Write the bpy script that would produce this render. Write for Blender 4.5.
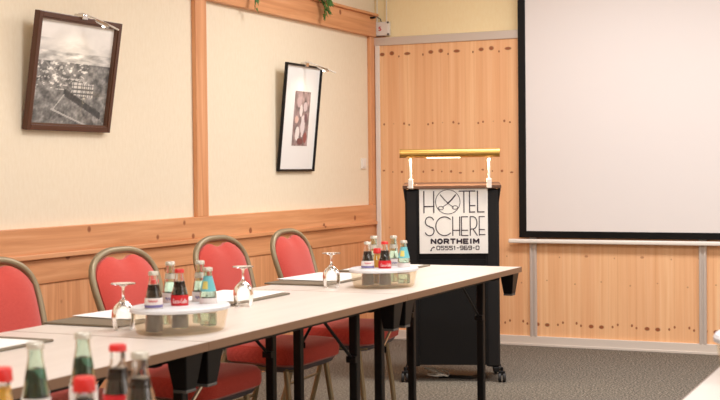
import bpy, bmesh, math, random
from mathutils import Vector, Matrix
random.seed(7)
S = bpy.context.scene
for o in list(bpy.data.objects): bpy.data.objects.remove(o)
C = S.collection
PI = math.pi

# ---------------------------------------------------------------- camera
YAW, PITCH, ROLL = .432, -.023, -.0103
cam_d = bpy.data.cameras.new('camera'); cam = bpy.data.objects.new('camera', cam_d); C.objects.link(cam)
fw = Vector((-math.sin(YAW)*math.cos(PITCH), math.cos(YAW)*math.cos(PITCH), math.sin(PITCH)))
rt = Vector((math.cos(YAW), math.sin(YAW), 0)); up = rt.cross(fw)
R1 = rt*math.cos(ROLL) + up*math.sin(ROLL); U1 = -rt*math.sin(ROLL) + up*math.cos(ROLL)
M = Matrix((R1, U1, -fw)).transposed().to_4x4(); M.translation = (3.78, -8.421, 1.212)
cam.matrix_world = M
cam_d.sensor_width = 36; cam_d.lens = 1276.0/720*36
cam_d.clip_start = .05
cam_d.dof.use_dof = True; cam_d.dof.focus_distance = 6.6; cam_d.dof.aperture_fstop = 7.0
S.camera = cam
# ---------------------------------------------------------------- world, lights, exposure
w = bpy.data.worlds.new('world'); S.world = w; w.use_nodes = True
w.node_tree.nodes['Background'].inputs[0].default_value = (1, .9, .78, 1)
w.node_tree.nodes['Background'].inputs[1].default_value = .4
S.view_settings.view_transform = 'Standard'; S.view_settings.look = 'None'
S.view_settings.gamma = 1; S.view_settings.use_curve_mapping = False
S.view_settings.exposure = 0.0
def area(name, loc, size, power, col=(1, .93, .84), rot=(0, 0, 0), size_y=None, spread=None):
    l = bpy.data.lights.new(name, 'AREA'); l.energy = power; l.color = col; l.size = size
    if size_y: l.shape = 'RECTANGLE'; l.size_y = size_y
    if spread: l.spread = spread
    o = bpy.data.objects.new(name, l); C.objects.link(o); o.location = loc; o.rotation_euler = rot
    return o
for x, y, pw in ((1.9, -1.7, 58), (2.1, -4.4, 42), (4.3, -1.7, 58), (4.5, -4.4, 42), (2.2, -7.4, 42), (4.6, -7.4, 42)):
    area('ceiling_lamp', (x, y, 2.86), 1.3, pw, (.95, .965, 1), size_y=.6)
# added fill light at the right wall, daylight-toned, with no window behind it
area('daylight_fill', (6.42, -5.6, 1.6), 3.4, 30, (.96, .97, 1), rot=(0, PI/2, 0), size_y=1.5)
W0 = 1

# ---------------------------------------------------------------- node helpers
class NT:
    def __init__(s, name, **kw):
        s.m = bpy.data.materials.new(name); s.m.use_nodes = True; s.t = s.m.node_tree
        s.b = s.t.nodes['Principled BSDF']
        s.set(**kw)
    def set(s, **kw):
        names = dict(col='Base Color', rough='Roughness', metal='Metallic', trans='Transmission Weight', ior='IOR',
                     em='Emission Color', ems='Emission Strength', spec='Specular IOR Level', coat='Coat Weight',
                     sheen='Sheen Weight', alpha='Alpha', sss='Subsurface Weight')
        for k, v in kw.items():
            if k in ('col', 'em') and len(v) == 3: v = (*v, 1)
            s.b.inputs[names[k]].default_value = v
    def n(s, typ, **kw):
        nd = s.t.nodes.new(typ)
        for k, v in kw.items():
            if k in nd.inputs: nd.inputs[k].default_value = v
            else: setattr(nd, k, v)
        return nd
    def l(s, a, b): s.t.links.new(a, b)
    def math(s, op, a, b=None, c=None):
        nd = s.t.nodes.new('ShaderNodeMath'); nd.operation = op
        for i, v in enumerate((a, b, c)):
            if v is None: continue
            if isinstance(v, (int, float)): nd.inputs[i].default_value = v
            else: s.l(v, nd.inputs[i])
        return nd.outputs[0]
    def coord(s, scale=(1, 1, 1)):
        tc = s.n('ShaderNodeTexCoord'); mp = s.n('ShaderNodeMapping'); mp.inputs['Scale'].default_value = scale
        s.l(tc.outputs['Object'], mp.inputs[0]); return mp.outputs[0]
    def noise(s, scale, detail=3, co=None, rough=.5, dist=0):
        nd = s.n('ShaderNodeTexNoise', Scale=scale, Detail=detail, Roughness=rough, Distortion=dist)
        if co is not None: s.l(co, nd.inputs['Vector'])
        return nd.outputs['Fac']
    def ramp(s, fac, stops):
        nd = s.n('ShaderNodeValToRGB'); e = nd.color_ramp.elements
        while len(e) < len(stops): e.new(.5)
        for el, (p, c) in zip(e, stops): el.position = p; el.color = (*c, 1) if len(c) == 3 else c
        s.l(fac, nd.inputs[0]); return nd.outputs[0]
    def mix(s, fac, a, b, typ='MIX'):
        nd = s.n('ShaderNodeMix', data_type='RGBA', blend_type=typ)
        for i, v in ((0, fac), (6, a), (7, b)):
            if isinstance(v, (int, float)): nd.inputs[i].default_value = v
            elif isinstance(v, tuple): nd.inputs[i].default_value = (*v, 1)
            else: s.l(v, nd.inputs[i])
        return nd.outputs[2]
    def base(s, c): s.l(c, s.b.inputs['Base Color'])
    def bump(s, h, strength=.3, dist=.002):
        nd = s.n('ShaderNodeBump', Strength=strength, Distance=dist); s.l(h, nd.inputs['Height']); s.l(nd.outputs[0], s.b.inputs['Normal'])
def srgb(r, g, b):
    return tuple(((v/255)/12.92 if v/255 <= .04045 else ((v/255+.055)/1.055)**2.4) for v in (r, g, b))
def simple(name, c, rough=.5, **kw): return NT(name, col=srgb(*c), rough=rough, **kw).m

def ellipse_mask(t, u, v, cu, cv, ru, rv):
    a = t.math('DIVIDE', t.math('SUBTRACT', u, cu), ru); b = t.math('DIVIDE', t.math('SUBTRACT', v, cv), rv)
    d = t.math('ADD', t.math('MULTIPLY', a, a), t.math('MULTIPLY', b, b))
    nd = t.n('ShaderNodeMapRange', interpolation_type='SMOOTHSTEP'); t.l(d, nd.inputs[0])
    nd.inputs[1].default_value = 1.5; nd.inputs[2].default_value = .25; nd.inputs[3].default_value = 0; nd.inputs[4].default_value = 1
    return nd.outputs[0]

def mat_pine_panel():
    t = NT('knotty_pine_panel', rough=.42)
    co = t.coord((1, 1, 1)); sx = t.n('ShaderNodeSeparateXYZ'); t.l(co, sx.inputs[0])
    X, Z = sx.outputs[0], sx.outputs[2]
    g = t.noise(1, 4, t.coord((38, 38, .9)), .6)
    c = t.ramp(g, [(.3, srgb(236, 176, 126)), (.55, srgb(246, 194, 144)), (.75, srgb(252, 207, 162))])
    # lamella tone
    lam = t.math('FLOOR', t.math('DIVIDE', X, .0625))
    wn = t.n('ShaderNodeTexWhiteNoise', noise_dimensions='1D'); t.l(lam, wn.inputs['W'])
    c = t.mix(t.math('MULTIPLY', wn.outputs[0], .45), c, srgb(226, 156, 108))
    fr = t.math('FRACT', t.math('DIVIDE', X, .0625))
    line = t.math('LESS_THAN', t.math('ABSOLUTE', t.math('SUBTRACT', fr, .5)), .02)
    c = t.mix(t.math('MULTIPLY', line, .18), c, srgb(170, 95, 55))
    P = .375
    u = t.math('MULTIPLY', t.math('FRACT', t.math('DIVIDE', t.math('ADD', X, .03), P)), P)
    kn = [(.055, 2.03, .006, .009), (.115, 2.045, .019, .013), (.19, 2.05, .018, .015), (.245, 2.025, .006, .008), (.31, 2.042, .024, .011),
          (.09, 1.535, .007, .008), (.125, 1.543, .007, .008), (.28, 1.545, .008, .009), (.32, 1.535, .007, .007), (.2, 1.545, .005, .004),
          (.05, 1.2, .006, .008), (.12, 1.21, .01, .006), (.26, 1.2, .009, .009), (.33, 1.19, .012, .006), (.19, 1.2, .005, .005),
          (.03, .165, .007, .01), (.06, .15, .007, .009), (.13, .148, .017, .013), (.2, .146, .017, .013), (.275, .15, .007, .009), (.31, .166, .007, .009),
          (.1, .62, .013, .009), (.29, .61, .005, .006), (.2, .45, .006, .005), (.02, .43, .006, .006), (.16, .8, .006, .006), (.07, .95, .008, .008)]
    m = None
    for k in kn:
        e = ellipse_mask(t, u, Z, *k)
        if k[1] in (.62, .61, .45, .43, .8) or 1.545 == k[1] and k[0] == .2: e = t.math('MULTIPLY', e, .5)
        m = e if m is None else t.math('MAXIMUM', m, e)
    sp = t.noise(26, 2, co); m = t.math('MULTIPLY', m, t.math('ADD', .5, sp))
    c = t.mix(t.math('MINIMUM', m, .9), c, srgb(140, 66, 28))
    t.base(c); return t.m

def mat_pine_board(axis, name, dark=0):
    t = NT(name, rough=.45)
    sc = [30, 30, 30]; sc[axis] = 1.2
    g = t.noise(1, 4, t.coord(tuple(sc)), .6, dist=.6)
    a, b, c3 = srgb(206, 138, 90), srgb(224, 158, 109), srgb(236, 177, 132)
    c = t.ramp(g, [(.3, a), (.55, b), (.75, c3)])
    sc2 = [3.4, 3.4, 3.4]; sc2[axis] = 2.3
    vo = t.n('ShaderNodeTexVoronoi', Scale=5.2, Randomness=1.0); t.l(t.coord((1, 1, 1)), vo.inputs['Vector'])
    mr = t.n('ShaderNodeMapRange', interpolation_type='SMOOTHSTEP'); t.l(vo.outputs['Distance'], mr.inputs[0])
    for i, v in ((1, .115), (2, .065), (3, 0), (4, .85)): mr.inputs[i].default_value = v
    c = t.mix(mr.outputs[0], c, srgb(135, 66, 32))
    t.base(c); return t.m

def mat_wallpaper(name, c1, c2):
    t = NT(name, rough=.9)
    g = t.noise(60, 5, t.coord((1, 1, .35)), .7)
    t.base(t.ramp(g, [(.3, c1), (.7, c2)])); t.bump(t.noise(260, 3, t.coord()), .15, .001); return t.m

def mat_carpet():
    t = NT('grey_brown_carpet', rough=1, spec=.1)
    g = t.noise(88, 3, t.coord(), .85); g2 = t.noise(14, 3, t.coord())
    c = t.ramp(g, [(.33, srgb(44, 40, 36)), (.5, srgb(106, 98, 88)), (.66, srgb(182, 170, 152))])
    c = t.mix(t.math('MULTIPLY', g2, .25), c, srgb(90, 82, 74))
    t.base(c); t.bump(g, .8, .006); return t.m

def mat_fabric():
    t = NT('red_woven_fabric', rough=.95, sheen=.3, spec=.1)
    g = t.noise(420, 2, t.coord()); wv = t.n('ShaderNodeTexWave', Scale=70, Distortion=2.0, bands_direction='Y'); t.l(t.coord(), wv.inputs['Vector'])
    c = t.ramp(g, [(.35, srgb(184, 60, 49)), (.65, srgb(212, 86, 73))])
    c = t.mix(t.math('MULTIPLY', wv.outputs['Fac'], .3), c, srgb(170, 52, 46))
    t.base(c); t.bump(g, .3, .001); return t.m

def mat_glass(name, col=(1, 1, 1), rough=0.02):
    return NT(name, col=col, rough=rough, trans=1, ior=1.45).m
def mat_laminate():
    t = NT('cream_maple_laminate', rough=.33)
    g = t.noise(1, 4, t.coord((14, 1.2, 14)), .6)
    t.base(t.ramp(g, [(.3, srgb(217, 202, 189)), (.7, srgb(225, 212, 200))])); return t.m
def mat_vcol(name, rough=.6, **kw):
    t = NT(name, rough=rough, **kw); a = t.n('ShaderNodeVertexColor'); a.layer_name = 'print'; t.l(a.outputs[0], t.b.inputs['Base Color']); return t.m

MT = dict(
    panel=mat_pine_panel(), board_y=mat_pine_board(1, 'pine_board_along_wall'), board_z=mat_pine_board(2, 'pine_board_upright'),
    cream=mat_wallpaper('cream_wallpaper', srgb(237, 219, 190), srgb(243, 227, 201)),
    yellow=mat_wallpaper('straw_yellow_wallpaper', srgb(251, 226, 176), srgb(254, 232, 186)),
    carpet=mat_carpet(), alu=simple('brushed_aluminium', (214, 200, 188), .42, metal=.35),
    base_alu=simple('satin_skirting', (226, 212, 198), .45, metal=.1),
    white=simple('white_paint', (238, 228, 216), .5), ceiling=simple('ceiling_white', (244, 238, 228), .9),
    black=simple('black_powder_coat', (12, 11, 11), .5, spec=.3), blackp=simple('black_plastic', (11, 10, 11), .4, spec=.3),
    greyp=simple('grey_plastic', (88, 84, 80), .5), darkgrey=simple('charcoal_laminate', (14, 12, 11), .6, spec=.25),
    charc=simple('charcoal_side_profile', (24, 22, 22), .5, spec=.3),
    laminate=mat_laminate(), edge=simple('brown_edge_band', (132, 100, 76), .5), fabric=mat_fabric(),
    seatpan=simple('grey_seat_shell', (96, 86, 92), .55),
    brass=simple('matt_champagne_metal', (146, 128, 98), .42, metal=.4),
    gold=simple('polished_brass', (206, 160, 84), .36, metal=.85), screen=simple('screen_white', (229, 219, 213), .85),
    paper=simple('white_paper', (246, 242, 236), .7), pad=simple('olive_leather', (116, 102, 82), .5),
    chrome=simple('chrome', (215, 210, 205), .15, metal=1), mahog=simple('mahogany_frame_wood', (84, 48, 30), .3),
    brownwood=simple('walnut_top', (96, 64, 46), .45),
    redcap=simple('red_cap', (214, 40, 34), .35), whitecap=simple('silver_white_cap', (206, 198, 182), .3, metal=.45),
    redlab=simple('red_label', (206, 24, 34), .4), whitelab=simple('white_label', (232, 222, 216), .45),
    bluelab=simple('blue_violet_label_band', (120, 110, 160), .45), teallab=simple('teal_label', (112, 190, 196), .4), yellab=simple('yellow_label_mark', (226, 208, 110), .4),
    cola=simple('cola_liquid', (26, 8, 6), .1), juice=simple('orange_juice', (250, 186, 60), .3),
    clear=mat_glass('clear_glass'), green=mat_glass('pale_green_glass', (.82, .95, .87)), winegl=mat_glass('wine_glass', (1, .99, .97)),
    water=mat_glass('water_liquid', (.93, .98, .96)), greenliq=mat_glass('deep_green_glass', (.10, .22, .17)),
    darkgreen=simple('dark_green_reflection', (48, 70, 62), .2),
    lid=simple('white_plastic_lid', (222, 219, 218), .4),
    tub=NT('frosted_plastic', col=srgb(250, 242, 228), rough=.38, trans=.82, ior=1.3).m,
    ink=simple('violet_black_ink', (48, 34, 48), .5), inkred=simple('red_ink', (206, 40, 40), .5),
    leaf=simple('ivy_leaf_green', (70, 110, 44), .5), leaf2=simple('ivy_stem', (88, 84, 44), .6),
    rubber=simple('black_rubber', (30, 28, 28), .6), cable_w=simple('white_cable', (230, 222, 210), .5),
    glow=NT('warm_tube', col=(1, .95, .8), em=(1, .9, .68), ems=5).m,
    halo=NT('halogen', col=(1, .95, .8), em=(1, .93, .8), ems=12).m,
)
def mat_tub():
    t = NT('frosted_translucent_plastic', col=srgb(255, 250, 240), rough=.5, spec=.1)
    tr = t.n('ShaderNodeBsdfTransparent'); tr.inputs[0].default_value = (*srgb(254, 250, 243), 1)
    tl = t.n('ShaderNodeBsdfTranslucent'); tl.inputs[0].default_value = (*srgb(255, 248, 236), 1)
    a = t.n('ShaderNodeMixShader'); a.inputs[0].default_value = .45; t.l(t.b.outputs[0], a.inputs[1]); t.l(tl.outputs[0], a.inputs[2])
    b = t.n('ShaderNodeMixShader'); b.inputs[0].default_value = .88; t.l(a.outputs[0], b.inputs[1]); t.l(tr.outputs[0], b.inputs[2])
    t.l(b.outputs[0], t.t.nodes['Material Output'].inputs[0]); return t.m
MT['tub'] = mat_tub()
MT['print'] = mat_vcol('printed_photograph', .6, coat=.35)
MT['mat_board'] = simple('passepartout_white', (244, 240, 234), .6)

# ---------------------------------------------------------------- mesh helpers
def tag(o, label=None, cat=None, group=None, kind=None):
    if label: o['label'] = label
    if cat: o['category'] = cat
    if group: o['group'] = group
    if kind: o['kind'] = kind
    return o
def thing(name, loc, label, cat, group=None, rz=0):
    o = bpy.data.objects.new(name, None); C.objects.link(o); o.location = loc; o.rotation_euler = (0, 0, rz); o.empty_display_size = .1
    return tag(o, label, cat, group)
class MB:
    def __init__(s): s.bm = bmesh.new()
    def box(s, a, b, rot=None, piv=None):
        a, b = Vector(a), Vector(b); c = (a+b)/2; d = b-a
        r = bmesh.ops.create_cube(s.bm, size=1)
        m = Matrix.Translation(c) @ Matrix.Diagonal((abs(d.x), abs(d.y), abs(d.z), 1))
        if rot is not None:
            p = Vector(piv) if piv is not None else c
            m = Matrix.Translation(p) @ rot.to_4x4() @ Matrix.Translation(-p) @ m
        bmesh.ops.transform(s.bm, matrix=m, verts=r['verts']); return s
    def hexa(s, pts):     # 4 bottom + 4 top
        v = [s.bm.verts.new(p) for p in pts]
        for f in ((3, 2, 1, 0), (4, 5, 6, 7), (0, 1, 5, 4), (1, 2, 6, 5), (2, 3, 7, 6), (3, 0, 4, 7)): s.bm.faces.new([v[i] for i in f])
        return s
    def tube(s, pts, r, n=10, closed=False, rr=None, sq=1.0, caps=True):
        pts = [Vector(p) for p in pts]; N = len(pts); rings = []; prev = None
        for i, p in enumerate(pts):
            if closed: d = pts[(i+1) % N]-pts[i-1]
            else: d = pts[min(i+1, N-1)]-pts[max(i-1, 0)]
            d.normalize()
            if prev is None:
                a = Vector((0, 0, 1)) if abs(d.z) < .9 else Vector((1, 0, 0)); x = d.cross(a).normalized()
            else: x = (prev-d*prev.dot(d)).normalized()
            prev = x; y = d.cross(x); R = rr[i] if rr else r
            rings.append([s.bm.verts.new(p+x*R*math.cos(2*PI*k/n)+y*R*sq*math.sin(2*PI*k/n)) for k in range(n)])
        for i in range(N if closed else N-1):
            A, B = rings[i], rings[(i+1) % N]
            for k in range(n): s.bm.faces.new((A[k], A[(k+1) % n], B[(k+1) % n], B[k]))
        if not closed and caps: s.bm.faces.new(rings[0][::-1]); s.bm.faces.new(rings[-1])
        return s
    def lathe(s, prof, c=(0, 0, 0), n=24, sx=1, sy=1):
        c = Vector(c); rings = []
        for r, z in prof:
            if r < 1e-5: rings.append([s.bm.verts.new(c+Vector((0, 0, z)))])
            else: rings.append([s.bm.verts.new(c+Vector((r*sx*math.cos(2*PI*k/n), r*sy*math.sin(2*PI*k/n), z))) for k in range(n)])
        for A, B in zip(rings, rings[1:]):
            for k in range(n):
                k2 = (k+1) % n
                if len(A) == 1 and len(B) == 1: continue
                if len(A) == 1: s.bm.faces.new((A[0], B[k2], B[k]))
                elif len(B) == 1: s.bm.faces.new((A[k], A[k2], B[0]))
                else: s.bm.faces.new((A[k], A[k2], B[k2], B[k]))
        return s
    def prism(s, pts2, a, b, fn):    # outline in 2D extruded between a and b, fn(u,v,w)->xyz
        A = [s.bm.verts.new(fn(u, v, a)) for u, v in pts2]; B = [s.bm.verts.new(fn(u, v, b)) for u, v in pts2]
        n = len(pts2); s.bm.faces.new(A); s.bm.faces.new(B[::-1])
        for i in range(n): s.bm.faces.new((A[i], B[i], B[(i+1) % n], A[(i+1) % n]))
        return s
    def build(s, name, m, parent=None, bev=0, smooth=False, seg=2, sub=0, loc=None):
        bmesh.ops.recalc_face_normals(s.bm, faces=s.bm.faces)
        me = bpy.data.meshes.new(name)
        if smooth:
            for f in s.bm.faces: f.smooth = True
        s.bm.to_mesh(me); s.bm.free(); me.materials.append(MT[m] if isinstance(m, str) else m)
        o = bpy.data.objects.new(name, me); C.objects.link(o)
        if parent: o.parent = parent
        if loc: o.location = loc
        if bev:
            b = o.modifiers.new('bevel', 'BEVEL'); b.width = bev; b.segments = seg; b.limit_method = 'ANGLE'; b.angle_limit = math.radians(40)
        if sub:
            b = o.modifiers.new('sub', 'SUBSURF'); b.levels = sub; b.render_levels = sub
        if smooth and not sub:
            try:
                for e in me.edges: pass
                me.set_sharp_from_angle(angle=math.radians(42))
            except Exception: pass
        return o
def struct(o): o['kind'] = 'structure'; return o
def copy_tree(o, parent=None):
    c = o.copy(); C.objects.link(c); c.parent = parent
    for ch in [x for x in bpy.data.objects if x.parent == o]: copy_tree(ch, c)
    return c

# ================================================================ SETTING
RX, RY, RZ = 6.5, -10.2, 2.9
struct(MB().box((-.2, RY-.1, -.1), (RX+.1, .2, 0)).build('floor', 'carpet'))
struct(MB().box((-.2, RY-.1, RZ), (RX+.1, .2, RZ+.1)).build('ceiling', 'ceiling'))
struct(MB().box((-.15, RY, 0), (0, .07, RZ)).build('wall_left', 'cream'))
struct(MB().box((-.15, .065, 0), (RX, .17, RZ)).build('wall_back', 'yellow'))
struct(MB().box((RX, RY, 0), (RX+.1, .17, RZ)).build('wall_right', 'cream'))
struct(MB().box((-.15, RY-.1, 0), (RX+.1, RY, RZ)).build('wall_front', 'cream'))
struct(MB().box((0.0, 0, .0), (RX, .065, 2.112)).build('wall_panelling', 'panel'))
# aluminium profiles on the back wall
struct(MB().box((0.0, -.012, 2.108), (RX, .0649, 2.166)).build('trim_1', 'alu', bev=.003))
struct(MB().box((0.034, -.014, .067), (.066, 0, 2.108)).build('trim_2', 'white', bev=.002))
n = 3
for x in (1.178, 2.315, 3.452, 4.589, 5.726):
    b = MB().box((x, -.014, .067), (x+.048, 0, 2.108)).box((x+.004, -.022, .067), (x+.016, -.014, 2.108)).box((x+.032, -.022, .067), (x+.044, -.014, 2.108))
    struct(b.build('trim_%d' % n, 'alu', bev=.001)); n += 1
struct(MB().box((0, -.018, 0), (RX, 0, .067)).box((0, -.024, 0), (RX, -.018, .016)).build('baseboard_back', 'base_alu', bev=.002))
# left wall woodwork
def bL(z0, z1, t, y0=RY, y1=0.0, m='board_y', bev=.004):
    global n
    o = struct(MB().box((0, y0, z0), (t, y1, z1)).build('trim_%d' % n, m, bev=bev)); n += 1; return o
bL(2.172, 2.318, .04, y1=.0); bL(2.318, 2.336, .062, y1=.0)
bL(.846, .967, .03, y1=0); bL(.824, .848, .042, y1=0)
bL(.708, .824, .018, y1=0)
bL(.10, .708, .010, m='board_z', y1=0)
struct(MB().box((0, RY, 0), (.02, 0, .10)).build('baseboard_left', 'board_y', bev=.004))
for y0, y1 in ((-2.415, -2.30), (-4.75, -4.635), (-7.1, -6.985), (-.075, 0)):
    struct(MB().box((0, y0, .967), (.028, y1, 2.172)).build('trim_%d' % n, 'board_z', bev=.003)); n += 1

# ================================================================ PROJECTION SCREEN
ps = thing('projection_screen', (2.362, -.03, .694), 'large white projection screen with a black border on the pine back wall', 'projection screen')
sx0, sx1, sz0, sz1 = 1.103-2.35, 3.6-2.35, .05, 2.05
MB().box((sx0+.05, -.012, sz0+.03), (sx1-.05, -.004, sz1-.03)).build('screen_surface', 'screen', ps)
MB().box((sx0, -.016, sz0), (sx0+.052, .0, sz1)).box((sx1-.052, -.016, sz0), (sx1, .0, sz1)).box((sx0+.052, -.016, sz0), (sx1-.052, .0, sz0+.045)).box((sx0+.052, -.016, sz1-.045), (sx1-.052, .0, sz1)).build('black_border', 'blackp', ps, bev=.001)
MB().box((sx0-.075, -.03, .012), (sx1+.075, .004, .040)).build('bottom_bar', 'white', ps, bev=.008)
MB().box((sx0-.05, -.06, sz1), (sx1+.05, .03, sz1+.11)).build('roller_case', 'white', ps, bev=.02)

# ================================================================ PICTURES
def vgrid(name, x0, x1, z0, z1, nx, nz, fn, parent, xoff):
    me = bpy.data.meshes.new(name); vs = []; fs = []
    for j in range(nz+1):
        for i in range(nx+1): vs.append((xoff, x0+(x1-x0)*i/nx, z0+(z1-z0)*j/nz))
    for j in range(nz):
        for i in range(nx):
            a = j*(nx+1)+i; fs.append((a, a+1, a+nx+2, a+nx+1))
    me.from_pydata(vs, [], fs); at = me.color_attributes.new('print', 'FLOAT_COLOR', 'POINT')
    for j in range(nz+1):
        for i in range(nx+1):
            c = fn(i/nx, 1-j/nz); at.data[j*(nx+1)+i].color = (*srgb(*c), 1)
    me.materials.append(MT['print']); o = bpy.data.objects.new(name, me); C.objects.link(o); o.parent = parent; return o
from mathutils import noise as MN
def nz_(u, v, s, k=0): return MN.fractal(Vector((u*s, v*s, k)), .8, 2.1, 4)
def town(u, v):          # u: left..right as seen, v: 0 top .. 1 bottom
    if v < .30:
        b = 254-24*v/.3 + 14*nz_(u, v, 2.5)
        if v > .18: b -= 30*max(0, nz_(u, v*3, 3)+.2)
    elif v < .40: b = 196+60*nz_(u*1.2, v*5, 5, 3)
    else:
        b = 122+58*nz_(u*1.1, v*1.3, 9, 5)+28*nz_(u, v, 34, 6)  # greys raised to paint in haze and glare off the glass
        if nz_(u, v*2.2, 16, 9) > .28 and v < .66 and u < .7: b += 95
        if abs(u-.2-(v-.45)*1.5) < .012: b += 40
    if .50 < u < .80 and .56+.1*(u-.5) < v < .70+.08*(u-.5):    # building with rows of windows
        b = 96
        if (u*36) % 1 < .6 and (v*26) % 1 < .68: b = 214
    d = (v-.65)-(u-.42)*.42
    if .40 < u < .93 and 0 < d < .07: b = 62+18*nz_(u, v, 30)     # dark diagonal: reflection in the picture glass, painted into the print
    d = (v-.855)-(u-.3)*.30
    if .26 < u < .74 and 0 < d < .018: b = 190
    if abs(u-(.42-(v-.70)*.85)) < .008 and .70 < v < .86: b = 190
    b = max(30, min(250, b)); return (b, b*.965, b*.92)
def still(u, v):
    b = 150+60*nz_(u, v, 5, 2)
    r, g, bl = b, b*.86, b*.84
    for cu, cv, ru, rv, c in ((.3, .78, .13, .14, (238, 228, 222)), (.62, .62, .14, .2, (230, 216, 214)), (.45, .35, .1, .12, (236, 220, 214)), (.72, .28, .12, .09, (214, 196, 196)),
                              (.2, .52, .12, .07, (226, 190, 176)), (.82, .85, .12, .1, (150, 84, 80)), (.5, .92, .2, .06, (120, 74, 72)), (.78, .48, .09, .09, (120, 86, 90)), (.3, .2, .15, .1, (196, 170, 168))):
        d = ((u-cu)/ru)**2+((v-cv)/rv)**2 + .35*nz_(u, v, 9)
        if d < 1: r, g, bl = c
    return (max(40, min(250, r)), max(40, min(250, g)), max(40, min(250, bl)))
def picture(name, label, yl, yr, zb, zt, depth, tiltx, fmat, fwid, kind):
    # hangs on wall x=0; local x out of wall, local y along wall (left = -y), origin bottom centre
    wd = abs(yr-yl); H = math.hypot(zt-zb, tiltx)
    root = thing(name, (.004, (yl+yr)/2, zb), label, 'picture')
    a = math.atan2(tiltx, zt-zb); root.rotation_euler = (0, a, 0)
    hw = wd/2
    def fr(o, i, x0, x1):
        m = MB()
        for (p, q) in (((-hw+o, o), (-hw+i, H-o)), ((hw-i, o), (hw-o, H-o)), ((-hw+i, o), (hw-i, i)), ((-hw+i, H-i), (hw-i, H-o))):
            m.box((x0, p[0], p[1]), (x1, q[0], q[1]))
        return m
    fr(0, fwid, 0, depth).build('frame', fmat, root, bev=.003)
    if kind == 'town':
        fr(fwid-.001, fwid+.007, .006, depth-.006).build('inner_lip', 'brownwood', root)
    MB().box((.001, -hw+fwid*.5, fwid*.5), (.006, hw-fwid*.5, H-fwid*.5)).build('backing_board', 'mat_board', root)
    i = fwid+.002
    if kind == 'town':
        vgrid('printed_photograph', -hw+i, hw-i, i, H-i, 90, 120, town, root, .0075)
    else:
        vgrid('art_print', -.105+.02, .105+.02, H*.24, H*.75, 50, 90, still, root, .0075)
    # picture light
    lamp = MB().box((-.01, -.02, H-.012), (depth+.012, .02, H+.012)).build('picture_light', 'chrome', root, bev=.003)
    MB().tube([(.0, 0, H+.014), (.03, .0, H+.018), (.12, 0, H-.004), (.235, 0, H-.038)], .004).build('arm', 'white', lamp, smooth=True)
    MB().tube([(.10, 0, H-.006), (.112, 0, H-.009), (.17, 0, H-.026), (.18, 0, H-.03)], .01, rr=[.005, .009, .011, .009]).build('lamp_head', 'chrome', lamp, smooth=True)
    MB().lathe([(0, 0), (.008, .002), (.008, .006), (0, .008)], (.15, 0, H-.036), 10).build('bulb', 'halo', lamp)
    l = bpy.data.lights.new('picture_spot', 'SPOT'); l.energy = 1.3; l.spot_size = 2.4; l.spot_blend = 1; l.shadow_soft_size = .02; l.color = (1, .88, .7)
    lo = bpy.data.objects.new('picture_spot', l); C.objects.link(lo); lo.parent = root; lo.location = (.17, 0, H-.055)
    d = Vector((-.10, 0, -.28)); lo.rotation_euler = d.to_track_quat('-Z', 'Y').to_euler()
    return root
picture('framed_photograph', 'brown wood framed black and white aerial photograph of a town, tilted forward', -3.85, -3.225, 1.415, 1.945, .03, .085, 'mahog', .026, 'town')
picture('framed_art_print', 'narrow black framed still-life print with a wide white mat, nearer the corner', -1.465, -.975, 1.213, 1.887, .02, .07, 'blackp', .014, 'still')

# ================================================================ small wall things
sw = thing('light_switch', (.0, -.165, 1.225), 'small white switch plate on the cream wall near the corner', 'switch')
MB().box((0, -.04, 0), (.010, .04, .075)).build('plate', 'white', sw, bev=.003)
MB().box((.010, -.026, .012), (.014, .026, .063)).build('rocker', 'white', sw, bev=.002)

jb = thing('junction_box', (.077, .065, 2.17), 'white electrical box with a red mark high in the corner', 'electrical box')
MB().box((-.10, -.012, 0.0), (.01, 0, .10)).build('back_board', 'board_z', jb, bev=.002)
MB().box((-.075, -.05, .012), (.055, -.012, .112)).build('housing', 'white', jb, bev=.006)
for dx, dz in ((-.07, .02), (-.07, .104), (.05, .02), (.05, .104)):
    MB().tube([(dx, -.05, dz), (dx, -.054, dz)], .008, 8).build('screw', 'greyp', jb)
pts = [(-.008, .074), (-.022, .074), (-.022, .064), (-.008, .062), (-.006, .052), (-.024, .05)]
m = MB()
for a, b in zip(pts, pts[1:]): m.tube([(a[0], -.0505, a[1]), (b[0], -.0505, b[1])], .0035, 6)
m.build('red_mark', 'inkred', jb)
for dx in (-.045, .03): MB().tube([(dx, -.03, .11), (dx, -.028, .3), (dx, -.02, .73)], .004, 8).build('cable', 'cable_w', jb, smooth=True)
MB().tube([(-.01, -.03, .11), (-.02, -.03, .135), (-.045, -.03, .15), (-.075, -.02, .15)], .004, 8).build('cable', 'greyp', jb, smooth=True)
hk = MB().tube([(.0, 0, 0), (.03, 0, 0)], .008, 8).lathe([(0, 0), (.01, .002), (.01, .012), (0, .014)], (.03, 0, -.007), 8).build('hook', 'black', None, loc=(.04, -.10, 2.30))
tag(hk, 'small dark hook at the end of the pine beam beside the corner', 'hook')

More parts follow.
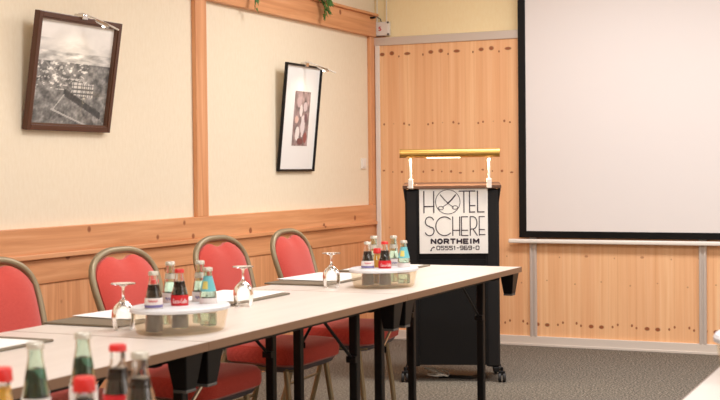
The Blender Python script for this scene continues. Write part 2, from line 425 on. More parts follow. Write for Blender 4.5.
def ivy(loc, strands, label, seed):
    rnd = random.Random(seed); root = thing('ivy_vine', loc, label, 'plant', 'ivy hanging over the beam')
    st = MB(); lf = MB()
    for pts, k in strands:
        st.tube([Vector(p) for p in pts], .002, 6)
        P = [Vector(p) for p in pts]
        for i in range(k):
            t = (i+.5)/k*(len(P)-1); a = int(t); p = P[a].lerp(P[min(a+1, len(P)-1)], t-a)
            s = rnd.uniform(.016, .028); ang = rnd.uniform(-1.2, 1.2)
            d = Vector((rnd.uniform(.0, .5), math.sin(ang), -math.cos(ang)*.9-.2)).normalized(); side = d.cross(Vector((1, rnd.uniform(-.5, .5), rnd.uniform(-.4, .4)))).normalized(); nn = d.cross(side)
            c0 = p+d*.006+Vector((abs(rnd.uniform(0, .012)), rnd.uniform(-.01, .01), 0))
            out = [(0, 0), (.55, -.15), (.9, .35), (.5, .5), (.62, .95), (.25, .95), (0, 1.9), (-.25, .95), (-.62, .95), (-.5, .5), (-.9, .35), (-.55, -.15)]
            ring = [c0+side*u*s+d*v*s+nn*(.18*s*abs(u)) for u, v in out]
            vt = [lf.bm.verts.new(q) for q in ring]; vb = [lf.bm.verts.new(q+nn*.0008) for q in ring]
            lf.bm.faces.new(vt); lf.bm.faces.new(vb[::-1])
            for q in range(len(vt)): lf.bm.faces.new((vt[q], vb[q], vb[(q+1) % 12], vt[(q+1) % 12]))
    st.build('stem', 'leaf2', root); lf.build('leaves', 'leaf', root)
ivy((.07, -1.87, 2.34), [([(-.02, -.05, .012), (.0, 0, .012), (.012, .01, 0), (.02, .015, -.06), (.015, .02, -.175)], 18)], 'thin ivy strand with few leaves hanging over the pine beam', 3)
ivy((.07, -.93, 2.345), [([(-.03, -.14, .014), (-.01, -.06, .014), (.004, -.02, .01), (.014, .0, -.05), (.014, .005, -.13)], 32),
                         ([(-.03, .16, .014), (-.01, .1, .014), (.004, .07, .01), (.014, .065, -.05), (.012, .06, -.09)], 28),
                         ([(-.03, -.2, .014), (-.01, -.1, .02), (-.02, .0, .016), (-.03, .1, .014)], 16)], 'bushy ivy strands hanging over the pine beam near the corner', 5)

# ================================================================ LECTERN
lc = thing('lectern', (1.211, -1.598, 0), 'black hotel lectern on castors with a white lettered sign on its front', 'lectern', rz=math.radians(20.5))
hw = .268
MB().box((-hw+.075, .012, .10), (hw-.075, .29, 1.10)).build('body', 'darkgrey', lc, bev=.004)
for s in (-1, 1):
    MB().box((s*(hw-.078), .0, .085), (s*hw, .30, 1.10)).build('side_panel', 'charc', lc, bev=.012)
    MB().box((s*(hw-.078), -.003, .09), (s*(hw-.070), .0, 1.09)).build('side_groove', 'black', lc)
MB().box((-hw+.078, .003, .095), (hw-.078, .012, .70)).build('front_panel', 'darkgrey', lc, bev=.002)
MB().hexa([(-.28, -.02, 1.104), (.28, -.02, 1.104), (.28, .33, 1.114), (-.28, .33, 1.114), (-.28, -.02, 1.124), (.28, -.02, 1.124), (.28, .33, 1.138), (-.28, .33, 1.138)]).build('reading_top', 'brownwood', lc, bev=.003)
for s in (-1, 1):
    MB().prism([(s*hw, 1.03), (s*hw, 1.106), (s*.278, 1.106)], .0, .3, lambda u, v, w_: (u, w_, v)).build('top_bracket', 'black', lc)
    MB().box((s*.246-.02, -.0, .055), (s*.246+.02, .30, .085)).build('foot_rail', 'black', lc, bev=.006)
for sx in (-1, 1):
    for yy in (.0, .29):
        x0 = sx*(.276 if yy == 0 else .262)
        cst = MB().tube([(x0, yy, .085), (x0, yy, .05)], .009, 8).box((x0-.018, yy-.022, .04), (x0+.018, yy+.022, .064)).build('castor', 'blackp', lc, bev=.004)
        for dx in (-.013, .013):
            MB().tube([(x0+dx-.009, yy-.01, .027), (x0+dx-.006, yy-.01, .027), (x0+dx+.006, yy-.01, .027), (x0+dx+.009, yy-.01, .027)], .027, 18, rr=[.022, .027, .027, .022]).build('wheel', 'rubber', cst, smooth=True)
# sign
SX0, SX1, SZ0, SZ1 = -.186, .203, .734, 1.114
sg = MB().box((SX0, -.006, SZ0), (SX1, .0035, SZ1)).build('sign_board', 'paper', lc, bev=.001); sg['label'] = 'white sign board'
def SP(px, py):   # crop coordinates of the sign, 8 units per photo pixel, origin 410,180
    u = (px/8+410-418.8)/68.6; v = (py/8+180-187.2)/67.6
    return SX0+u*(SX1-SX0), SZ1-v*(SZ1-SZ0)
def strokes(name, polys, wdt, mat='ink', par=None):
    m = MB(); T = wdt/8/68.6*(SX1-SX0)
    for pl in polys:
        P = [Vector(SP(*p)) for p in pl]
        for a, b in zip(P, P[1:]):
            d = b-a; L = d.length
            if L < 1e-6: continue
            d /= L; nn = Vector((-d.y, d.x))*T/2; a2 = a-d*T*.3; b2 = b+d*T*.3
            m.prism([(a2-nn)[:], (b2-nn)[:], (b2+nn)[:], (a2+nn)[:]], -.0068, -.0059, lambda u, v, w_: (u, w_, v))
    return m.build(name, mat, par or sg)
def arc(cx, cy, rx, ry, a0, a1, k=22): return [(cx+rx*math.cos(math.radians(a0+(a1-a0)*i/k)), cy+ry*math.sin(math.radians(a0+(a1-a0)*i/k))) for i in range(k+1)]
y0, y1 = 92, 266
strokes('lettering_h', [[(108, y0), (108, y1)], [(187, y0), (187, y1)], [(108, 215), (187, 215)]], 9)
strokes('lettering_tel', [[(390, y0), (518, y0)], [(429, y0), (429, y1)], [(474, y0), (474, y1)], [(474, 211), (518, 211)], [(474, y1-4), (515, y1-4)], [(538, y0), (538, y1-4), (590, y1-4)]], 9)
strokes('logo_ring', [arc(300, 178, 98, 98, 0, 360, 48)], 5)
sc = [[(238, 120), (300, 190), (345, 222)], [(362, 120), (300, 192), (255, 222)], arc(357, 224, 22, 14, 0, 360, 16), arc(245, 228, 20, 14, 0, 360, 16)]
strokes('scissors_outline', sc, 5)
strokes('scissors_blade', [[(362, 122), (330, 162), (298, 192)]], 11)
strokes('scissors_blade', [[(240, 122), (268, 155), (302, 190)]], 8, 'greyp')
q0, q1 = 300, 452
strokes('lettering_schere', [[*arc(152, 338, 34, 38, -20, -180, 12), *arc(152, 338, 34, 38, 180, 90, 5)[1:], (160, 385), *arc(152, 415, 36, 37, -60, 160, 16)],
    [*arc(272, 376, 70, 76, -47, -313, 30)], [(338, q0), (338, q1)], [(394, q0), (394, q1)], [(338, 410), (394, 410)],
    [(408, q0), (408, q1)], [(408, q0), (458, q0)], [(408, 410), (458, 410)], [(408, q1), (460, q1)],
    [(478, q1), (478, q0), (500, q0), *arc(500, 350, 32, 50, -90, 90, 12), (478, 400)], [(500, 400), (534, q1)],
    [(550, q0), (550, q1)], [(550, q0), (592, q0)], [(550, 405), (592, 405)], [(550, q1-6), (596, q1-6)]], 8)
G = {'N': [[(0, 1), (0, 0), (1, 1), (1, 0)]], 'O': [arc(.5, .5, .5, .5, 0, 360, 18)], 'R': [[(0, 1), (0, 0), (.6, 0), (.95, .12), (.95, .42), (.6, .55), (0, .55)], [(.5, .55), (1, 1)]],
     'T': [[(0, 0), (1, 0)], [(.5, 0), (.5, 1)]], 'H': [[(0, 0), (0, 1)], [(1, 0), (1, 1)], [(0, .5), (1, .5)]], 'E': [[(1, 0), (0, 0), (0, 1), (1, 1)], [(0, .5), (.85, .5)]],
     'I': [[(.5, 0), (.5, 1)]], 'M': [[(0, 1), (0, 0), (.5, .7), (1, 0), (1, 1)]],
     '0': [[(0, .15), (.15, 0), (.85, 0), (1, .15), (1, .85), (.85, 1), (.15, 1), (0, .85), (0, .15)]], '5': [[(1, 0), (0, 0), (0, .42), (.75, .42), (1, .6), (1, .85), (.8, 1), (0, 1)]],
     '1': [[(.2, .2), (.6, 0), (.6, 1)]], '-': [[(.1, .5), (.9, .5)]], '9': [[(1, .5), (.1, .5), (0, .3), (.1, 0), (1, 0), (1, .9), (.8, 1), (.1, 1)]], '6': [[(.95, 0), (.15, 0), (0, .15), (0, 1), (1, 1), (1, .5), (0, .5)]]}
def text(name, s, x0, x1, ya, yb, gap, wdt, widths=None):
    tot = sum((widths or {}).get(c, 1) for c in s)+gap*(len(s)-1); U = (x1-x0)/tot; x = x0; P = []
    for c in s:
        wc = (widths or {}).get(c, 1)*U
        for pl in G[c]: P.append([(x+a*wc, ya+b*(yb-ya)) for a, b in pl])
        x += wc+gap*U
    return strokes(name, P, wdt)
text('lettering_northeim', 'NORTHEIM', 166, 544, 482, 515, .52, 13, {'I': .3, 'M': 1.15})
text('telephone_number', '05551-969-0', 209, 547, 538, 567, .42, 6.5, {'-': .7, '1': .6})
strokes('telephone_symbol', [[(162, 572), (168, 556), (184, 546)]], 7)
strokes('telephone_symbol', [[(158, 574), (166, 572)], [(180, 545), (190, 548)]], 9)
# lamp on the lectern
rl = MB().tube([(-.281, 0, .0), (.277, 0, .0)], .0245, 20).build('reading_lamp', 'gold', lc, smooth=True, loc=(-.011, -.035, 1.306))
rl['label'] = 'brass tubular reading lamp on two white posts'
for s in (-1, 1):
    MB().tube([(s*.2765, 0, 0), (s*.2825, 0, 0)], .0255, 16).build('end_cap', 'gold', rl, smooth=True)
    MB().box((s*.222-.0065, -.005, -.15), (s*.222+.0065, .005, -.02)).build('post', 'white', rl, bev=.003)
    MB().box((s*.222-.014, -.012, -.200), (s*.222+.014, .014, -.145)).build('clamp', 'white', rl, bev=.004)
MB().box((-.13, -.008, -.0275), (.06, .010, -.0235)).build('tube_bulb', 'glow', rl, bev=.002)
ll = area('lectern_lamp_light', (0, 0, -.034), .5, 5, (1, .85, .6), size_y=.03); ll.parent = rl
MB().tube([(-.24, .012, -.19), (-.225, .03, -.2), (-.205, .05, -.2), (-.19, .12, -.18)], .004, 8).build('lamp_cable', 'cable_w', rl, smooth=True)

# things on the floor under the lectern
fs = MB().hexa([(-.085, -.07, .0), (.12, -.07, .0), (.17, .07, .0), (-.06, .07, .0), (-.08, -.066, .02), (.115, -.066, .02), (.16, .066, .02), (-.055, .066, .02)]).build('floor_box', 'black', None, bev=.003, loc=(1.16, -1.42, 0))
tag(fs, 'flat black floor socket lid lying under the lectern', 'floor socket')
cb = MB(); pts = []
for i in range(70):
    t = i/69; a = t*2*PI*3.2; r = .05+.02*math.sin(a*1.7); pts.append((r*math.cos(a)*1.1, r*math.sin(a)*.8, .012+.05*t*abs(math.sin(a*.5))))
cb.tube(pts, .004, 6)
o = cb.build('coiled_cable', 'cable_w', None, smooth=True, loc=(1.07, -1.50, 0)); tag(o, 'loose coil of pale cable on the carpet under the lectern', 'cable')

# ================================================================ TABLES
TW, TL = .70, 1.435
def make_table(label, x0, yfar):
    root = thing('folding_table', (x0+TW/2, yfar-TL/2, 0), label, 'table', None)
    hx, hy = TW/2, TL/2
    MB().box((-hx+.003, -hy+.003, .716), (hx-.003, hy-.003, .74)).build('tabletop', 'laminate', root)
    eb = MB()
    eb.box((-hx, -hy, .715), (-hx+.003, hy, .7395)).box((hx-.003, -hy, .715), (hx, hy, .7395)).box((-hx+.003, -hy, .715), (hx-.003, -hy+.003, .7395)).box((-hx+.003, hy-.003, .715), (hx-.003, hy, .7395))
    eb.build('edge_band', 'edge', root)
    MB().box((-hx+.09, -hy+.06, .684), (-hx+.12, hy-.06, .715)).box((hx-.12, -hy+.06, .684), (hx-.09, hy-.06, .715)).build('apron_rail', 'black', root, bev=.002)
    for sy in (-1, 1):
        ly = sy*(hy-.115)
        MB().box((-.26, ly-.02, .68), (.26, ly+.02, .715)).build('cross_bar', 'black', root, bev=.002)
        for lx in (-.18, .18):
            MB().box((lx-.017, ly-.017, .04), (lx+.017, ly+.017, .69)).build('leg', 'black', root, bev=.005)
            MB().tube([(lx, ly-sy*.018, .50), (lx, ly-sy*.30, .70)], .006, 8).build('folding_strut', 'chrome' if lx > 0 and sy < 0 else 'black', root, smooth=True)
            MB().box((lx-.02, ly-sy*.03-.006, .49), (lx+.02, ly-sy*.016+.006, .515)).build('strut_joint', 'black', root, bev=.002)
        MB().box((-.345, ly-.022, .012), (.345, ly+.022, .056)).build('foot_bar', 'black', root, bev=.008)
        for fx in (-.31, .31):
            MB().lathe([(0, 0), (.018, 0), (.018, .013), (0, .013)], (fx, ly, 0), 12).build('glide', 'rubber', root)
        for sx in (-1, 1):
            cx, cy = sx*(hx-.045), sy*(hy-.055)
            MB().hexa([(cx-.022, cy-.026, .615), (cx+.022, cy-.026, .615), (cx+.022, cy+.026, .615), (cx-.022, cy+.026, .615),
                       (cx-.034, cy-.045, .715), (cx+.034, cy-.045, .715), (cx+.034, cy+.045, .715), (cx-.034, cy+.045, .715)]).build('stacking_socket', 'blackp', root, bev=.003)
            MB().box((cx-.022, cy-.026, .606), (cx+.022, cy+.026, .6149)).build('socket_cap', 'greyp' if sx > 0 else 'blackp', root, bev=.002)
    return root
make_table('cream folding table at the far end of the row, beside the lectern', 1.211, -2.51)
make_table('middle cream folding table of the row along the left wall', 1.211, -3.9465)
make_table('nearest cream folding table of the row along the left wall', 1.211, -5.383)
make_table('cream folding table carrying the loose bottles in the foreground', 1.93, -6.55).rotation_euler = (0, 0, 0)
t5 = make_table('cream folding table whose corner shows at bottom right', 3.288, -4.6)

# ================================================================ CHAIRS
def rounded(w0, w1, d0, d1, r=.07, k=6):
    # outline: rear width w0 at y=-? ; returns list (x,y): x front/back, y lateral
    P = []
    for cx, cy, a0 in ((d1-r, w1-r, 0), (d0+r, w0-r, 90), (d0+r, -(w0-r), 180), (d1-r, -(w1-r), 270)):
        for i in range(k+1):
            a = math.radians(a0+90*i/k); P.append((cx+r*math.cos(a), cy+r*math.sin(a)))
    return P
def layered(m, outline, layers, bow=0):
    rings = []; cx = sum(p[0] for p in outline)/len(outline)
    for s, z in layers:
        rings.append([m.bm.verts.new((cx+(x-cx)*s, y*s, z)) for x, y in outline])
    for A, B in zip(rings, rings[1:]):
        for i in range(len(A)): m.bm.faces.new((A[i], A[(i+1) % len(A)], B[(i+1) % len(A)], B[i]))
    m.bm.faces.new(rings[0][::-1]); m.bm.faces.new(rings[-1]); return m
def backpt(u, v):  # u lateral, v height above seat frame 0..1 -> x leans back
    z = .42+v*.50
    return (-.142-.148*v**1.1, u, z)
ARCH = [(.155, 0), (.172, .2), (.192, .45), (.205, .66), (.207, .76), (.200, .84), (.179, .905), (.144, .953), (.10, .983), (.055, .998), (.0, 1.0)]
def arch_pts():
    out = []
    for i in range(len(ARCH)-1):      # smooth the outline with a Catmull-Rom pass
        p0, p1, p2, p3 = [ARCH[max(0, min(len(ARCH)-1, i+k))] for k in (-1, 0, 1, 2)]
        for t in (0, .33, .66):
            out.append(tuple(.5*(2*p1[c]+(p2[c]-p0[c])*t+(2*p0[c]-5*p1[c]+4*p2[c]-p3[c])*t*t+(3*p1[c]-p0[c]-3*p2[c]+p3[c])*t**3) for c in (0, 1)))
    return [(-u, v) for u, v in out]+[(0, 1.0)]+[(u, v) for u, v in out[::-1]]
def make_chair(label):
    root = thing('banquet_chair', (0, 0, 0), label, 'chair', None)
    so = rounded(.185, .222, -.165, .235, .075)
    layered(MB(), so, [(.90, .400), (.985, .412), (1.0, .435), (.985, .462), (.93, .478), (.7, .488), (.35, .492)]).build('seat', 'fabric', root, smooth=True)
    so2 = rounded(.172, .20, -.155, .215, .07)
    layered(MB(), so2, [(.82, .372), (.97, .384), (1.02, .400)]).build('seat_shell', 'seatpan', root, smooth=True)
    # back pad: fills the arch, leaving a small hand hole under its top
    m = MB(); rows = []; nv, nu = 18, 24
    def halfw(v):
        for (u0, v0), (u1, v1) in zip(ARCH, ARCH[1:]):
            if v0 <= v <= v1: return u0+(u1-u0)*(v-v0)/(v1-v0)
        return .02
    def topv(u):
        k = 1.0; u = abs(u)
        for (u0, v0), (u1, v1) in zip(ARCH[4:], ARCH[5:]):
            if u1 <= u <= u0: k = v0+(v1-v0)*(u0-u)/(u0-u1)
        return min(k-.030, .925+.03*min(1, (u/.06)**2.2))
    for side in (0, 1):
        g = []
        for j in range(nv+1):
            row = []
            for i in range(nu+1):
                s = -1+2*i/nu; ut = .200*math.copysign(abs(s)**.9, s)
                tv = topv(ut); v = .10+(tv-.10)*j/nv
                u = math.copysign(min(abs(ut), 1e9), ut)*(max(.02, halfw(min(v, .76))-.008)/.214 if True else 1)
                x, y, z = backpt(u, v)
                ed = (1-abs(s)**4)*(1-abs(2*j/nv-1)**8)
                x += (.006+.026*ed) if side else (-.008-.006*ed)
                row.append(m.bm.verts.new((x, y, z)))
            g.append(row)
        rows.append(g)
    for g, fl in ((rows[0], 1), (rows[1], 0)):
        for j in range(nv):
            for i in range(nu): m.bm.faces.new((g[j][i], g[j][i+1], g[j+1][i+1], g[j+1][i]))
    a, b = rows
    for i in range(nu):
        m.bm.faces.new((a[0][i], b[0][i], b[0][i+1], a[0][i+1])); m.bm.faces.new((a[nv][i], a[nv][i+1], b[nv][i+1], b[nv][i]))
    for j in range(nv):
        m.bm.faces.new((a[j][0], a[j+1][0], b[j+1][0], b[j][0])); m.bm.faces.new((a[j][nu], b[j][nu], b[j+1][nu], a[j+1][nu]))
    m.build('backrest', 'fabric', root, smooth=True)
    MB().tube([Vector(backpt(u, v)) for u, v in arch_pts()], .0135, 10, sq=.95).build('back_frame', 'brass', root, smooth=True)
    MB().tube([(-.17, -.175, .392), (.17, -.185, .392), (.19, -.17, .39), (.19, .17, .39), (.17, .185, .392), (-.17, .175, .392)], .010, 8, closed=True).build('seat_frame', 'brass', root, smooth=True)
    for s in (-1, 1):
        MB().tube([(-.145, s*.157, .44), (-.160, s*.165, .38), (-.20, s*.182, .22), (-.26, s*.195, .012)], .0125, 10).build('leg', 'brass', root, smooth=True)
        MB().tube([(.155, s*.175, .395), (.16, s*.178, .37), (.185, s*.188, .18), (.20, s*.195, .012)], .0125, 10).build('leg', 'brass', root, smooth=True)
        for x_, y_ in ((-.2615, .195), (.2015, .195)):
            MB().lathe([(0, 0), (.017, 0), (.016, .03), (.013, .034), (0, .034)], (x_, s*y_, 0), 12).build('foot_cap', 'rubber', root)
    MB().tube([(-.208, -.183, .20), (-.208, .183, .20)], .007, 8).build('stretcher', 'brass', root, smooth=True)
    return root
chairs = [('red banquet chair at the far end, beside the lectern', 1.13, -2.90, .05), ('red banquet chair behind the third wine glass-side pad, second from the lectern', 1.125, -3.57, -.02),
          ('red banquet chair behind the nearer bottle caddy on the row of tables', 1.20, -4.40, .0), ('red banquet chair cut off by the left edge', 1.125, -5.04, .0)]
chairs[1] = ('red banquet chair behind the wine glass standing right of the nearer bottle caddy', *chairs[1][1:])
c0 = None
for lab, x, y, rz in chairs:
    c = make_chair(lab) if c0 is None else copy_tree(c0)
    if c0 is None: c0 = c
    c.location = (x, y, 0); c.rotation_euler = (0, 0, rz); c['label'] = lab; c['group'] = 'red chairs along the left wall'

# ================================================================ DESK PADS, PAPERS
pads = [((1.35, -5.77), 0, 'olive desk pad with a white sheet cut by the left edge', [(0, .0, .0)]),
        ((1.345, -4.97), 0, 'olive desk pad behind the nearest wine glass', [(-.01, .115, .05), (.0, .09, -.10)]),
        ((1.345, -4.34), 0, 'olive desk pad under the middle wine glass side, before the third chair', [(-.012, .06, .05)]),
        ((1.325, -3.51), 0, 'olive desk pad behind the farthest wine glass', [(-.01, .10, .05), (-.025, .09, -.05)]),
        ((1.325, -2.83), 0, 'olive desk pad at the lectern end of the row', [(.0, .0, .04)])]
pads[2] = (pads[2][0], 0, 'olive desk pad between the nearer caddy and the middle table, behind the middle wine glass', pads[2][3])
sheetlab = ['white sheet on the desk pad at the left edge', 'white sheet on the pad behind the nearest wine glass', 'slightly turned upper sheet on the pad behind the nearest wine glass',
            'white sheet on the pad behind the middle wine glass', 'white sheet on the pad behind the farthest wine glass', 'turned upper sheet on the pad behind the farthest wine glass', 'white sheet on the pad at the lectern end']
k = 0
for (x, y), rz, lab, sh in pads:
    o = MB().box((-.145, -.24, .0), (.145, .24, .007)).build('desk_pad', 'pad', None, bev=.003, loc=(x, y, .7402)); tag(o, lab, 'desk pad', 'desk pads on the row of tables')
    for i, (dx, dy, a) in enumerate(sh):
        p = MB(); p.box((-.132, -.19, 0), (.132, .19, .0012)); p = p.build('paper_sheet', 'paper', None, loc=(x+dx, y+dy, .7475+i*.002)); p.rotation_euler = (0, 0, a)
        tag(p, sheetlab[k], 'paper', 'papers on the desk pads'); k += 1

# ================================================================ WINE GLASSES (upside down)
def wine_glass(x, y, lab):
    t_ = .0016
    outer = [(.030, 0), (.034, .02), (.0365, .04), (.035, .058), (.027, .075), (.014, .088), (.0055, .097), (.004, .11), (.004, .13), (.007, .137), (.02, .1415), (.033, .144), (.034, .1455), (.033, .147), (0, .147)]
    inner = [(.0, .09), (.011, .086), (.025, .0735), (.0332, .057), (.0347, .04), (.0322, .02), (.0285, 0)]
    root = thing('wine_glass', (x, y, .7405), lab, 'wine glass', 'upturned wine glasses on the tables')
    MB().lathe(inner+outer[:6], (0, 0, 0), 28).lathe([(0, .088+.0005), (.0139, .0885)], n=28).build('bowl', 'winegl', root, smooth=True)
    MB().lathe([(0, .0886), (.0138, .0886), (.0055, .097), (.004, .11), (.004, .13), (.007, .137), (.007, .1372), (0, .1372)], (0, 0, 0), 20).build('stem', 'winegl', root, smooth=True)
    MB().lathe([(0, .1374), (.007, .1374), (.022, .1418), (.037, .144), (.038, .1455), (.037, .147), (0, .1465)], (0, 0, 0), 28).build('foot', 'winegl', root, smooth=True)
    root.scale = (1, 1, .95)
    return root
wine_glass(1.52, -5.232, 'upturned wine glass beside the nearer bottle caddy, in front of the second chair')
wine_glass(1.528, -4.525, 'upturned wine glass right of the nearer bottle caddy, middle one of three')
wine_glass(1.507, -3.775, 'upturned wine glass left of the far bottle caddy')

# ================================================================ BOTTLES
def scaled(prof, rs, hs): return [(r*rs, z*hs) for r, z in prof]
COLA = [(0, .0), (.026, .001), (.0285, .006), (.0285, .03), (.0265, .05), (.027, .065), (.0285, .085), (.0275, .1), (.022, .12), (.0155, .14), (.0125, .15), (.0118, .166), (.0135, .168), (.0135, .172), (.012, .174)]
WATER = [(0, .0), (.025, .001), (.027, .005), (.027, .085), (.0262, .1), (.0215, .125), (.0155, .15), (.0128, .165), (.012, .182), (.0138, .184), (.0138, .188), (.0122, .19)]
def bottle(x, y, z, kind, lab, group=None, hs=1.0):
    root = thing('bottle', (x, y, z), lab, 'bottle', group)
    P = WATER if kind in ('water', 'greenwater') else COLA
    H = P[-1][1]*hs
    gm = {'water': 'green', 'teal': 'green', 'greenwater': 'green'}.get(kind, 'clear')
    prof = [((r*.90 if zz < .13*hs else r*(.90+.10*min(1, (zz/hs-.13)/.02))), zz) for r, zz in scaled(P, 1, hs)]
    inner = [(max(r-.002, 0), zz if i else .003) for i, (r, zz) in enumerate(prof)][::-1]
    inner[-1] = (0, .004); inner[-2] = (inner[-2][0]-.001, .004)
    MB().lathe(prof+inner, n=24).build('glass_body', gm, root, smooth=True)
    lm = {'cola': 'cola', 'colawhite': 'cola', 'darkred': 'cola', 'juice': 'juice', 'greenwater': 'greenliq'}.get(kind, 'water')
    lev = {'cola': .140, 'colawhite': .138, 'darkred': .15, 'juice': .15, 'greenwater': .148}.get(kind, .13)*hs
    liq = [(0, .0045)]+[(max(r-.0024, .001), max(zz, .0045)) for r, zz in prof[1:] if zz < lev]
    rl_ = liq[-1][0]; liq += [(rl_*.93, lev), (0, lev)]
    MB().lathe(liq, n=24).build('drink', lm, root, smooth=True)
    # cap
    cm = {'cola': 'redcap', 'darkred': 'redcap', 'juice': 'redcap'}.get(kind, 'whitecap')
    big = .0155 if kind in ('darkred', 'juice') else .0142
    ch = .018 if kind in ('darkred', 'juice') else .009
    cp = [(0, H+.0015), (big*.9, H+.0015), (big, H), (big+.0006, H-ch), (big-.001, H-ch), (.0139, H-.0005), (0, H-.0002)]
    MB().lathe([(0, H+.0022), (big*.88, H+.0022), (big, H+.0002), (big+.0008, H-ch), (big-.0007, H-ch), (big-.0008, H-.001), (0, H+.0004)], n=20).build('cap', cm, root, smooth=True)
    # label
    def band(z0, z1, mt, name='label', r_add=.0005, nn=24, a0=0, a1=360):
        def rad(zz):
            for (r0, h0), (r1, h1) in zip(prof, prof[1:]):
                if h0 <= zz <= h1 and h1 > h0: return r0+(r1-r0)*(zz-h0)/(h1-h0)
            return .027
        m = MB(); K = 5; full = (a1-a0) >= 360; cnt = nn if full else nn+1; gi, go = [], []
        for kk in range(K+1):
            zz = z0+(z1-z0)*kk/K; r = rad(zz)+r_add
            for L_, rr_ in ((gi, r), (go, r+.0004)):
                L_.append([m.bm.verts.new((rr_*math.cos(math.radians(a0+(a1-a0)*i/nn)), rr_*math.sin(math.radians(a0+(a1-a0)*i/nn)), zz)) for i in range(cnt)])
        rng = range(nn)
        for kk in range(K):
            for i in rng:
                j = (i+1) % cnt
                m.bm.faces.new((go[kk][i], go[kk][j], go[kk+1][j], go[kk+1][i])); m.bm.faces.new((gi[kk][i], gi[kk+1][i], gi[kk+1][j], gi[kk][j]))
        for i in rng:
            j = (i+1) % cnt
            m.bm.faces.new((gi[0][i], gi[0][j], go[0][j], go[0][i])); m.bm.faces.new((gi[K][i], go[K][i], go[K][j], gi[K][j]))
        return m.build(name, mt, root, smooth=True)
    d = -62   # direction of the camera side
    def script(zc, zh, mt, a_c, span, r_):       # small handwritten-looking wave
        pts = []
        for i in range(40):
            t = i/39; a = math.radians(a_c-span/2+span*t); pts.append((r_*math.cos(a), r_*math.sin(a), zc+zh*math.sin(t*2*PI*3.5)*(1-.4*t)+zh*.3))
        MB().tube(pts, .0011, 6).build('script_lettering', mt, root, smooth=True)
    def words(zc, zh, mt, a_c, span, r_):        # cursive-style brand lettering wrapped round the label
        LT = {'C': [(1, .1), (.6, 0), (.1, .3), (0, .7), (.3, 1), (1, .85)], 'o': [(.5, .4), (.1, .6), (.2, 1), (.7, 1), (.9, .6), (.5, .4)], 'c': [(.9, .5), (.4, .4), (.1, .7), (.4, 1), (.95, .9)],
              'a': [(.9, .45), (.3, .4), (.1, .8), (.4, 1), (.85, .8), (.9, .42), (.95, 1)], '-': [(.1, .7), (.9, .7)], 'l': [(.3, 1), (.2, .4), (.5, 0), (.7, .1), (.4, .6), (.6, 1)]}
        word = 'Coca-Cola'; m = MB(); n_ = len(word)
        for i, ch_ in enumerate(word):
            P2 = []
            for (u, v) in LT[ch_]:
                a = math.radians(a_c-span/2+span*(i+u*.85)/n_); P2.append((r_*math.cos(a), r_*math.sin(a), zc+zh/2-zh*v))
            m.tube(P2, .0009, 5)
        o_ = m.build('script_lettering', mt, root, smooth=True)
    if kind == 'cola':
        band(.066*hs, .100*hs, 'redlab'); words(.083*hs, .013, 'whitelab', d+8, 100, 0.0261)
    elif kind == 'colawhite':
        band(.068*hs, .100*hs, 'whitelab'); band(.072*hs, .080*hs, 'bluelab', 'label_stripe', .0011); script(.09*hs, .003, 'redlab', d, 60, 0.0268)
    elif kind == 'water':
        band(.06*hs, .098*hs, 'whitelab'); script(.08*hs, .004, 'bluelab', d, 60, 0.0258); band(.140*hs, .156*hs, 'whitecap', 'neck_label')
    elif kind == 'teal':
        band(.04*hs, .085*hs, 'whitelab'); band(.105*hs, .15*hs, 'teallab', 'neck_label'); band(.112*hs, .135*hs, 'yellab', 'label_mark', .0011, 8, d-48, d+2)
    elif kind == 'greenwater':
        band(.07*hs, .1*hs, 'whitelab'); script(.088*hs, .004, 'bluelab', d, 60, 0.0258)
    elif kind == 'darkred':
        band(.04*hs, .09*hs, 'whitelab')
    return root

def caddy(x, y, rz, L_, W_, lab):
    root = thing('bottle_caddy', (x, y, .7405), lab, 'bottle caddy', 'frosted bottle caddies', rz)
    a, b = L_/2, W_/2
    def ov(s, z, n=40): return (s, z)
    prof = [(0, .0), (.86, .0), (.90, .006), (.98, .062), (.955, .062), (.875, .009), (0, .0075)]
    MB().lathe(prof, n=44, sx=a, sy=b).build('tub', 'tub', root, smooth=True)
    lid = [(0, .0635), (.95, .0635), (1.0, .0625), (1.02, .066), (1.02, .072), (.98, .0775), (0, .078)]
    MB().lathe([(r, z) for r, z in lid], n=44, sx=a, sy=b).build('lid', 'lid', root, smooth=True)
    return root

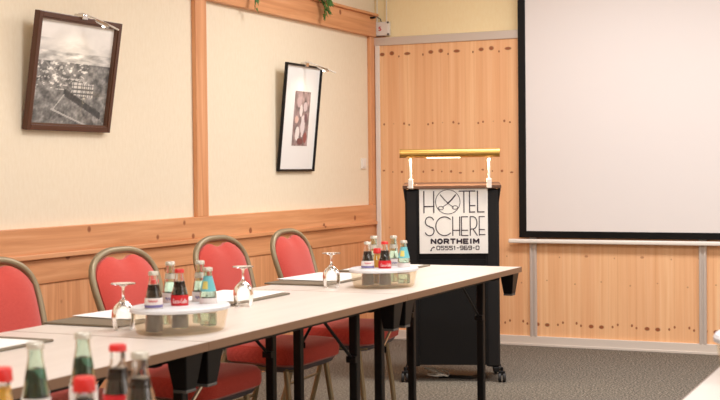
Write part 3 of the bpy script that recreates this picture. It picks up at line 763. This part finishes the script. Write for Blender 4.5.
# lids are pierced: six holes with bottles standing through them
def pierce(cad, a, b, spots, r=.0285):
    """rebuild the lid as a ring-holed plate"""
    lid = [o for o in bpy.data.objects if o.parent == cad and o.name.startswith('lid')][0]
    me = lid.data; bm = bmesh.new(); n_ = 44
    def at(r_, z): return [bm.verts.new((r_*a*math.cos(2*PI*k/n_), r_*b*math.sin(2*PI*k/n_), z)) for k in range(n_)]
    zt, zb = .078, .0635
    rings = [at(.985, zt), at(1.02, .073), at(1.02, .0655), at(.985, zb)]
    for A, B in zip(rings, rings[1:]):
        for k in range(n_): bm.faces.new((A[k], B[k], B[(k+1) % n_], A[(k+1) % n_]))
    for ring, z in ((rings[0], zt), (rings[3], zb)):
        es = [bm.edges.get((ring[k], ring[(k+1) % n_])) for k in range(n_)]
        for (sx_, sy_) in spots:
            hv = [bm.verts.new((sx_+r*math.cos(2*PI*k/20), sy_+r*math.sin(2*PI*k/20), z)) for k in range(20)]
            es += [bm.edges.new((hv[k], hv[(k+1) % 20])) for k in range(20)]
            if z == zt: tops = None
        bmesh.ops.triangle_fill(bm, use_beauty=True, edges=es)
    bm.verts.ensure_lookup_table()
    for (sx_, sy_) in spots:   # hole walls
        def find(z): return sorted([v for v in bm.verts if abs(v.co.z-z) < 1e-6 and abs(math.hypot(v.co.x-sx_, v.co.y-sy_)-r) < 1e-5], key=lambda v: math.atan2(v.co.y-sy_, v.co.x-sx_))
        A, B = find(zt), find(zb)
        if len(A) == 20 and len(B) == 20:
            for k in range(20): bm.faces.new((A[k], A[(k+1) % 20], B[(k+1) % 20], B[k]))
    bmesh.ops.recalc_face_normals(bm, faces=bm.faces); bm.to_mesh(me); bm.free()
def fill_caddy(x, y, rz, L_, W_, lab, items, where):
    cad = caddy(x, y, rz, L_, W_, lab)
    if 'right edge' in lab: cad.scale = (1, 1, 1.2)
    spots = []
    for (bx, by, kind, blab) in items:
        d = Vector((bx-x, by-y)); c_, s_ = math.cos(-rz), math.sin(-rz); spots.append((d.x*c_-d.y*s_, d.x*s_+d.y*c_))
        bottle(bx, by, .7405+.0095, kind, blab, where, .82 if 'half hidden' in blab or 'juice' in blab else 1)
    pierce(cad, L_/2, W_/2, spots)
def grid6(x, y, rz, du, dv):
    out = []
    for v in (-1, 1):
        for u in (-1, 0, 1):
            lx, ly = u*du*(1 if True else .9), v*dv
            out.append((x+lx*math.cos(rz)-ly*math.sin(rz), y+lx*math.sin(rz)+ly*math.cos(rz)))
    return out
RZ1 = math.radians(63)
OFF = [(-.055, -.11), (0, 0), (.055, .11), (-.11, .03), (-.055, .135), (.0, .235)]
def layout(x, y): return [(x+a, y+b) for a, b in OFF]
g = [(1.685, -5.315), (1.708, -5.213), (1.757, -5.132), (1.635, -5.15), (1.636, -5.24), (1.70, -5.085)]   # row v=-1 is the side towards the camera (right), u from near to far
K1 = ['colawhite', 'cola', 'teal', 'water', 'cola', 'water']
B1 = ['small dark cola bottle with a white label, left in the nearer caddy', 'small dark cola bottle with red cap and red label, front centre of the nearer caddy', 'bottle with a teal and yellow neck label, right end of the nearer caddy',
      'tall clear water bottle behind the white-labelled cola in the nearer caddy', 'red-capped cola bottle half hidden at the back centre of the nearer caddy', 'tall clear water bottle left of the teal-labelled bottle in the nearer caddy']
fill_caddy(1.706, -5.205, math.radians(74), .32, .25, 'frosted white oval bottle caddy on the middle table, nearer of the two', [(*p, k_, l_) for p, k_, l_ in zip(g, K1, B1)], 'bottles in the nearer caddy')
g = [(1.660, -3.755), (1.720, -3.72), (1.765, -3.63), (1.625, -3.615), (1.665, -3.672), (1.697, -3.575)]
B2 = [b_.replace('nearer caddy', 'far caddy') for b_ in B1]
K2 = ['colawhite', 'cola', 'teal', 'water', 'juice', 'water']
B2[4] = 'yellow juice bottle with red cap at the back of the far caddy'
fill_caddy(1.697, -3.678, math.radians(74), .312, .25, 'frosted white oval bottle caddy on the far table by the lectern', [(*p, k_, l_) for p, k_, l_ in zip(g, K2, B2)], 'bottles in the far caddy')
fill_caddy(3.414, -5.35, math.radians(71), .40, .21, 'frosted white bottle caddy cut by the right edge', [(3.45, -5.28, 'water', 'water bottle in the caddy at the right edge'), (3.41, -5.38, 'cola', 'cola bottle in the caddy at the right edge')], 'bottles in the right caddy')
# loose bottles on the foreground table
for x, y, kd, lb, hs in ((2.512, -6.94, 'juice', 'orange juice bottle with a red cap at the left edge', 1.06), (2.40, -6.725, 'greenwater', 'open-shouldered green water bottle, left of the loose foreground bottles', 1.0),
                         (2.395, -6.59, 'greenwater', 'green water bottle behind the red-capped dark bottle in the foreground', 1.0), (2.68, -6.965, 'darkred', 'dark juice bottle with a red cap, lowest in the foreground', 1.06),
                         (2.53, -6.675, 'cola', 'foreground cola bottle with red cap and red label', 1.07), (2.615, -6.735, 'colawhite', 'foreground cola bottle with a silver cap, rightmost of the loose ones', 1.07)):
    bottle(x, y, .7405, kd, lb, 'loose bottles in the foreground', hs)
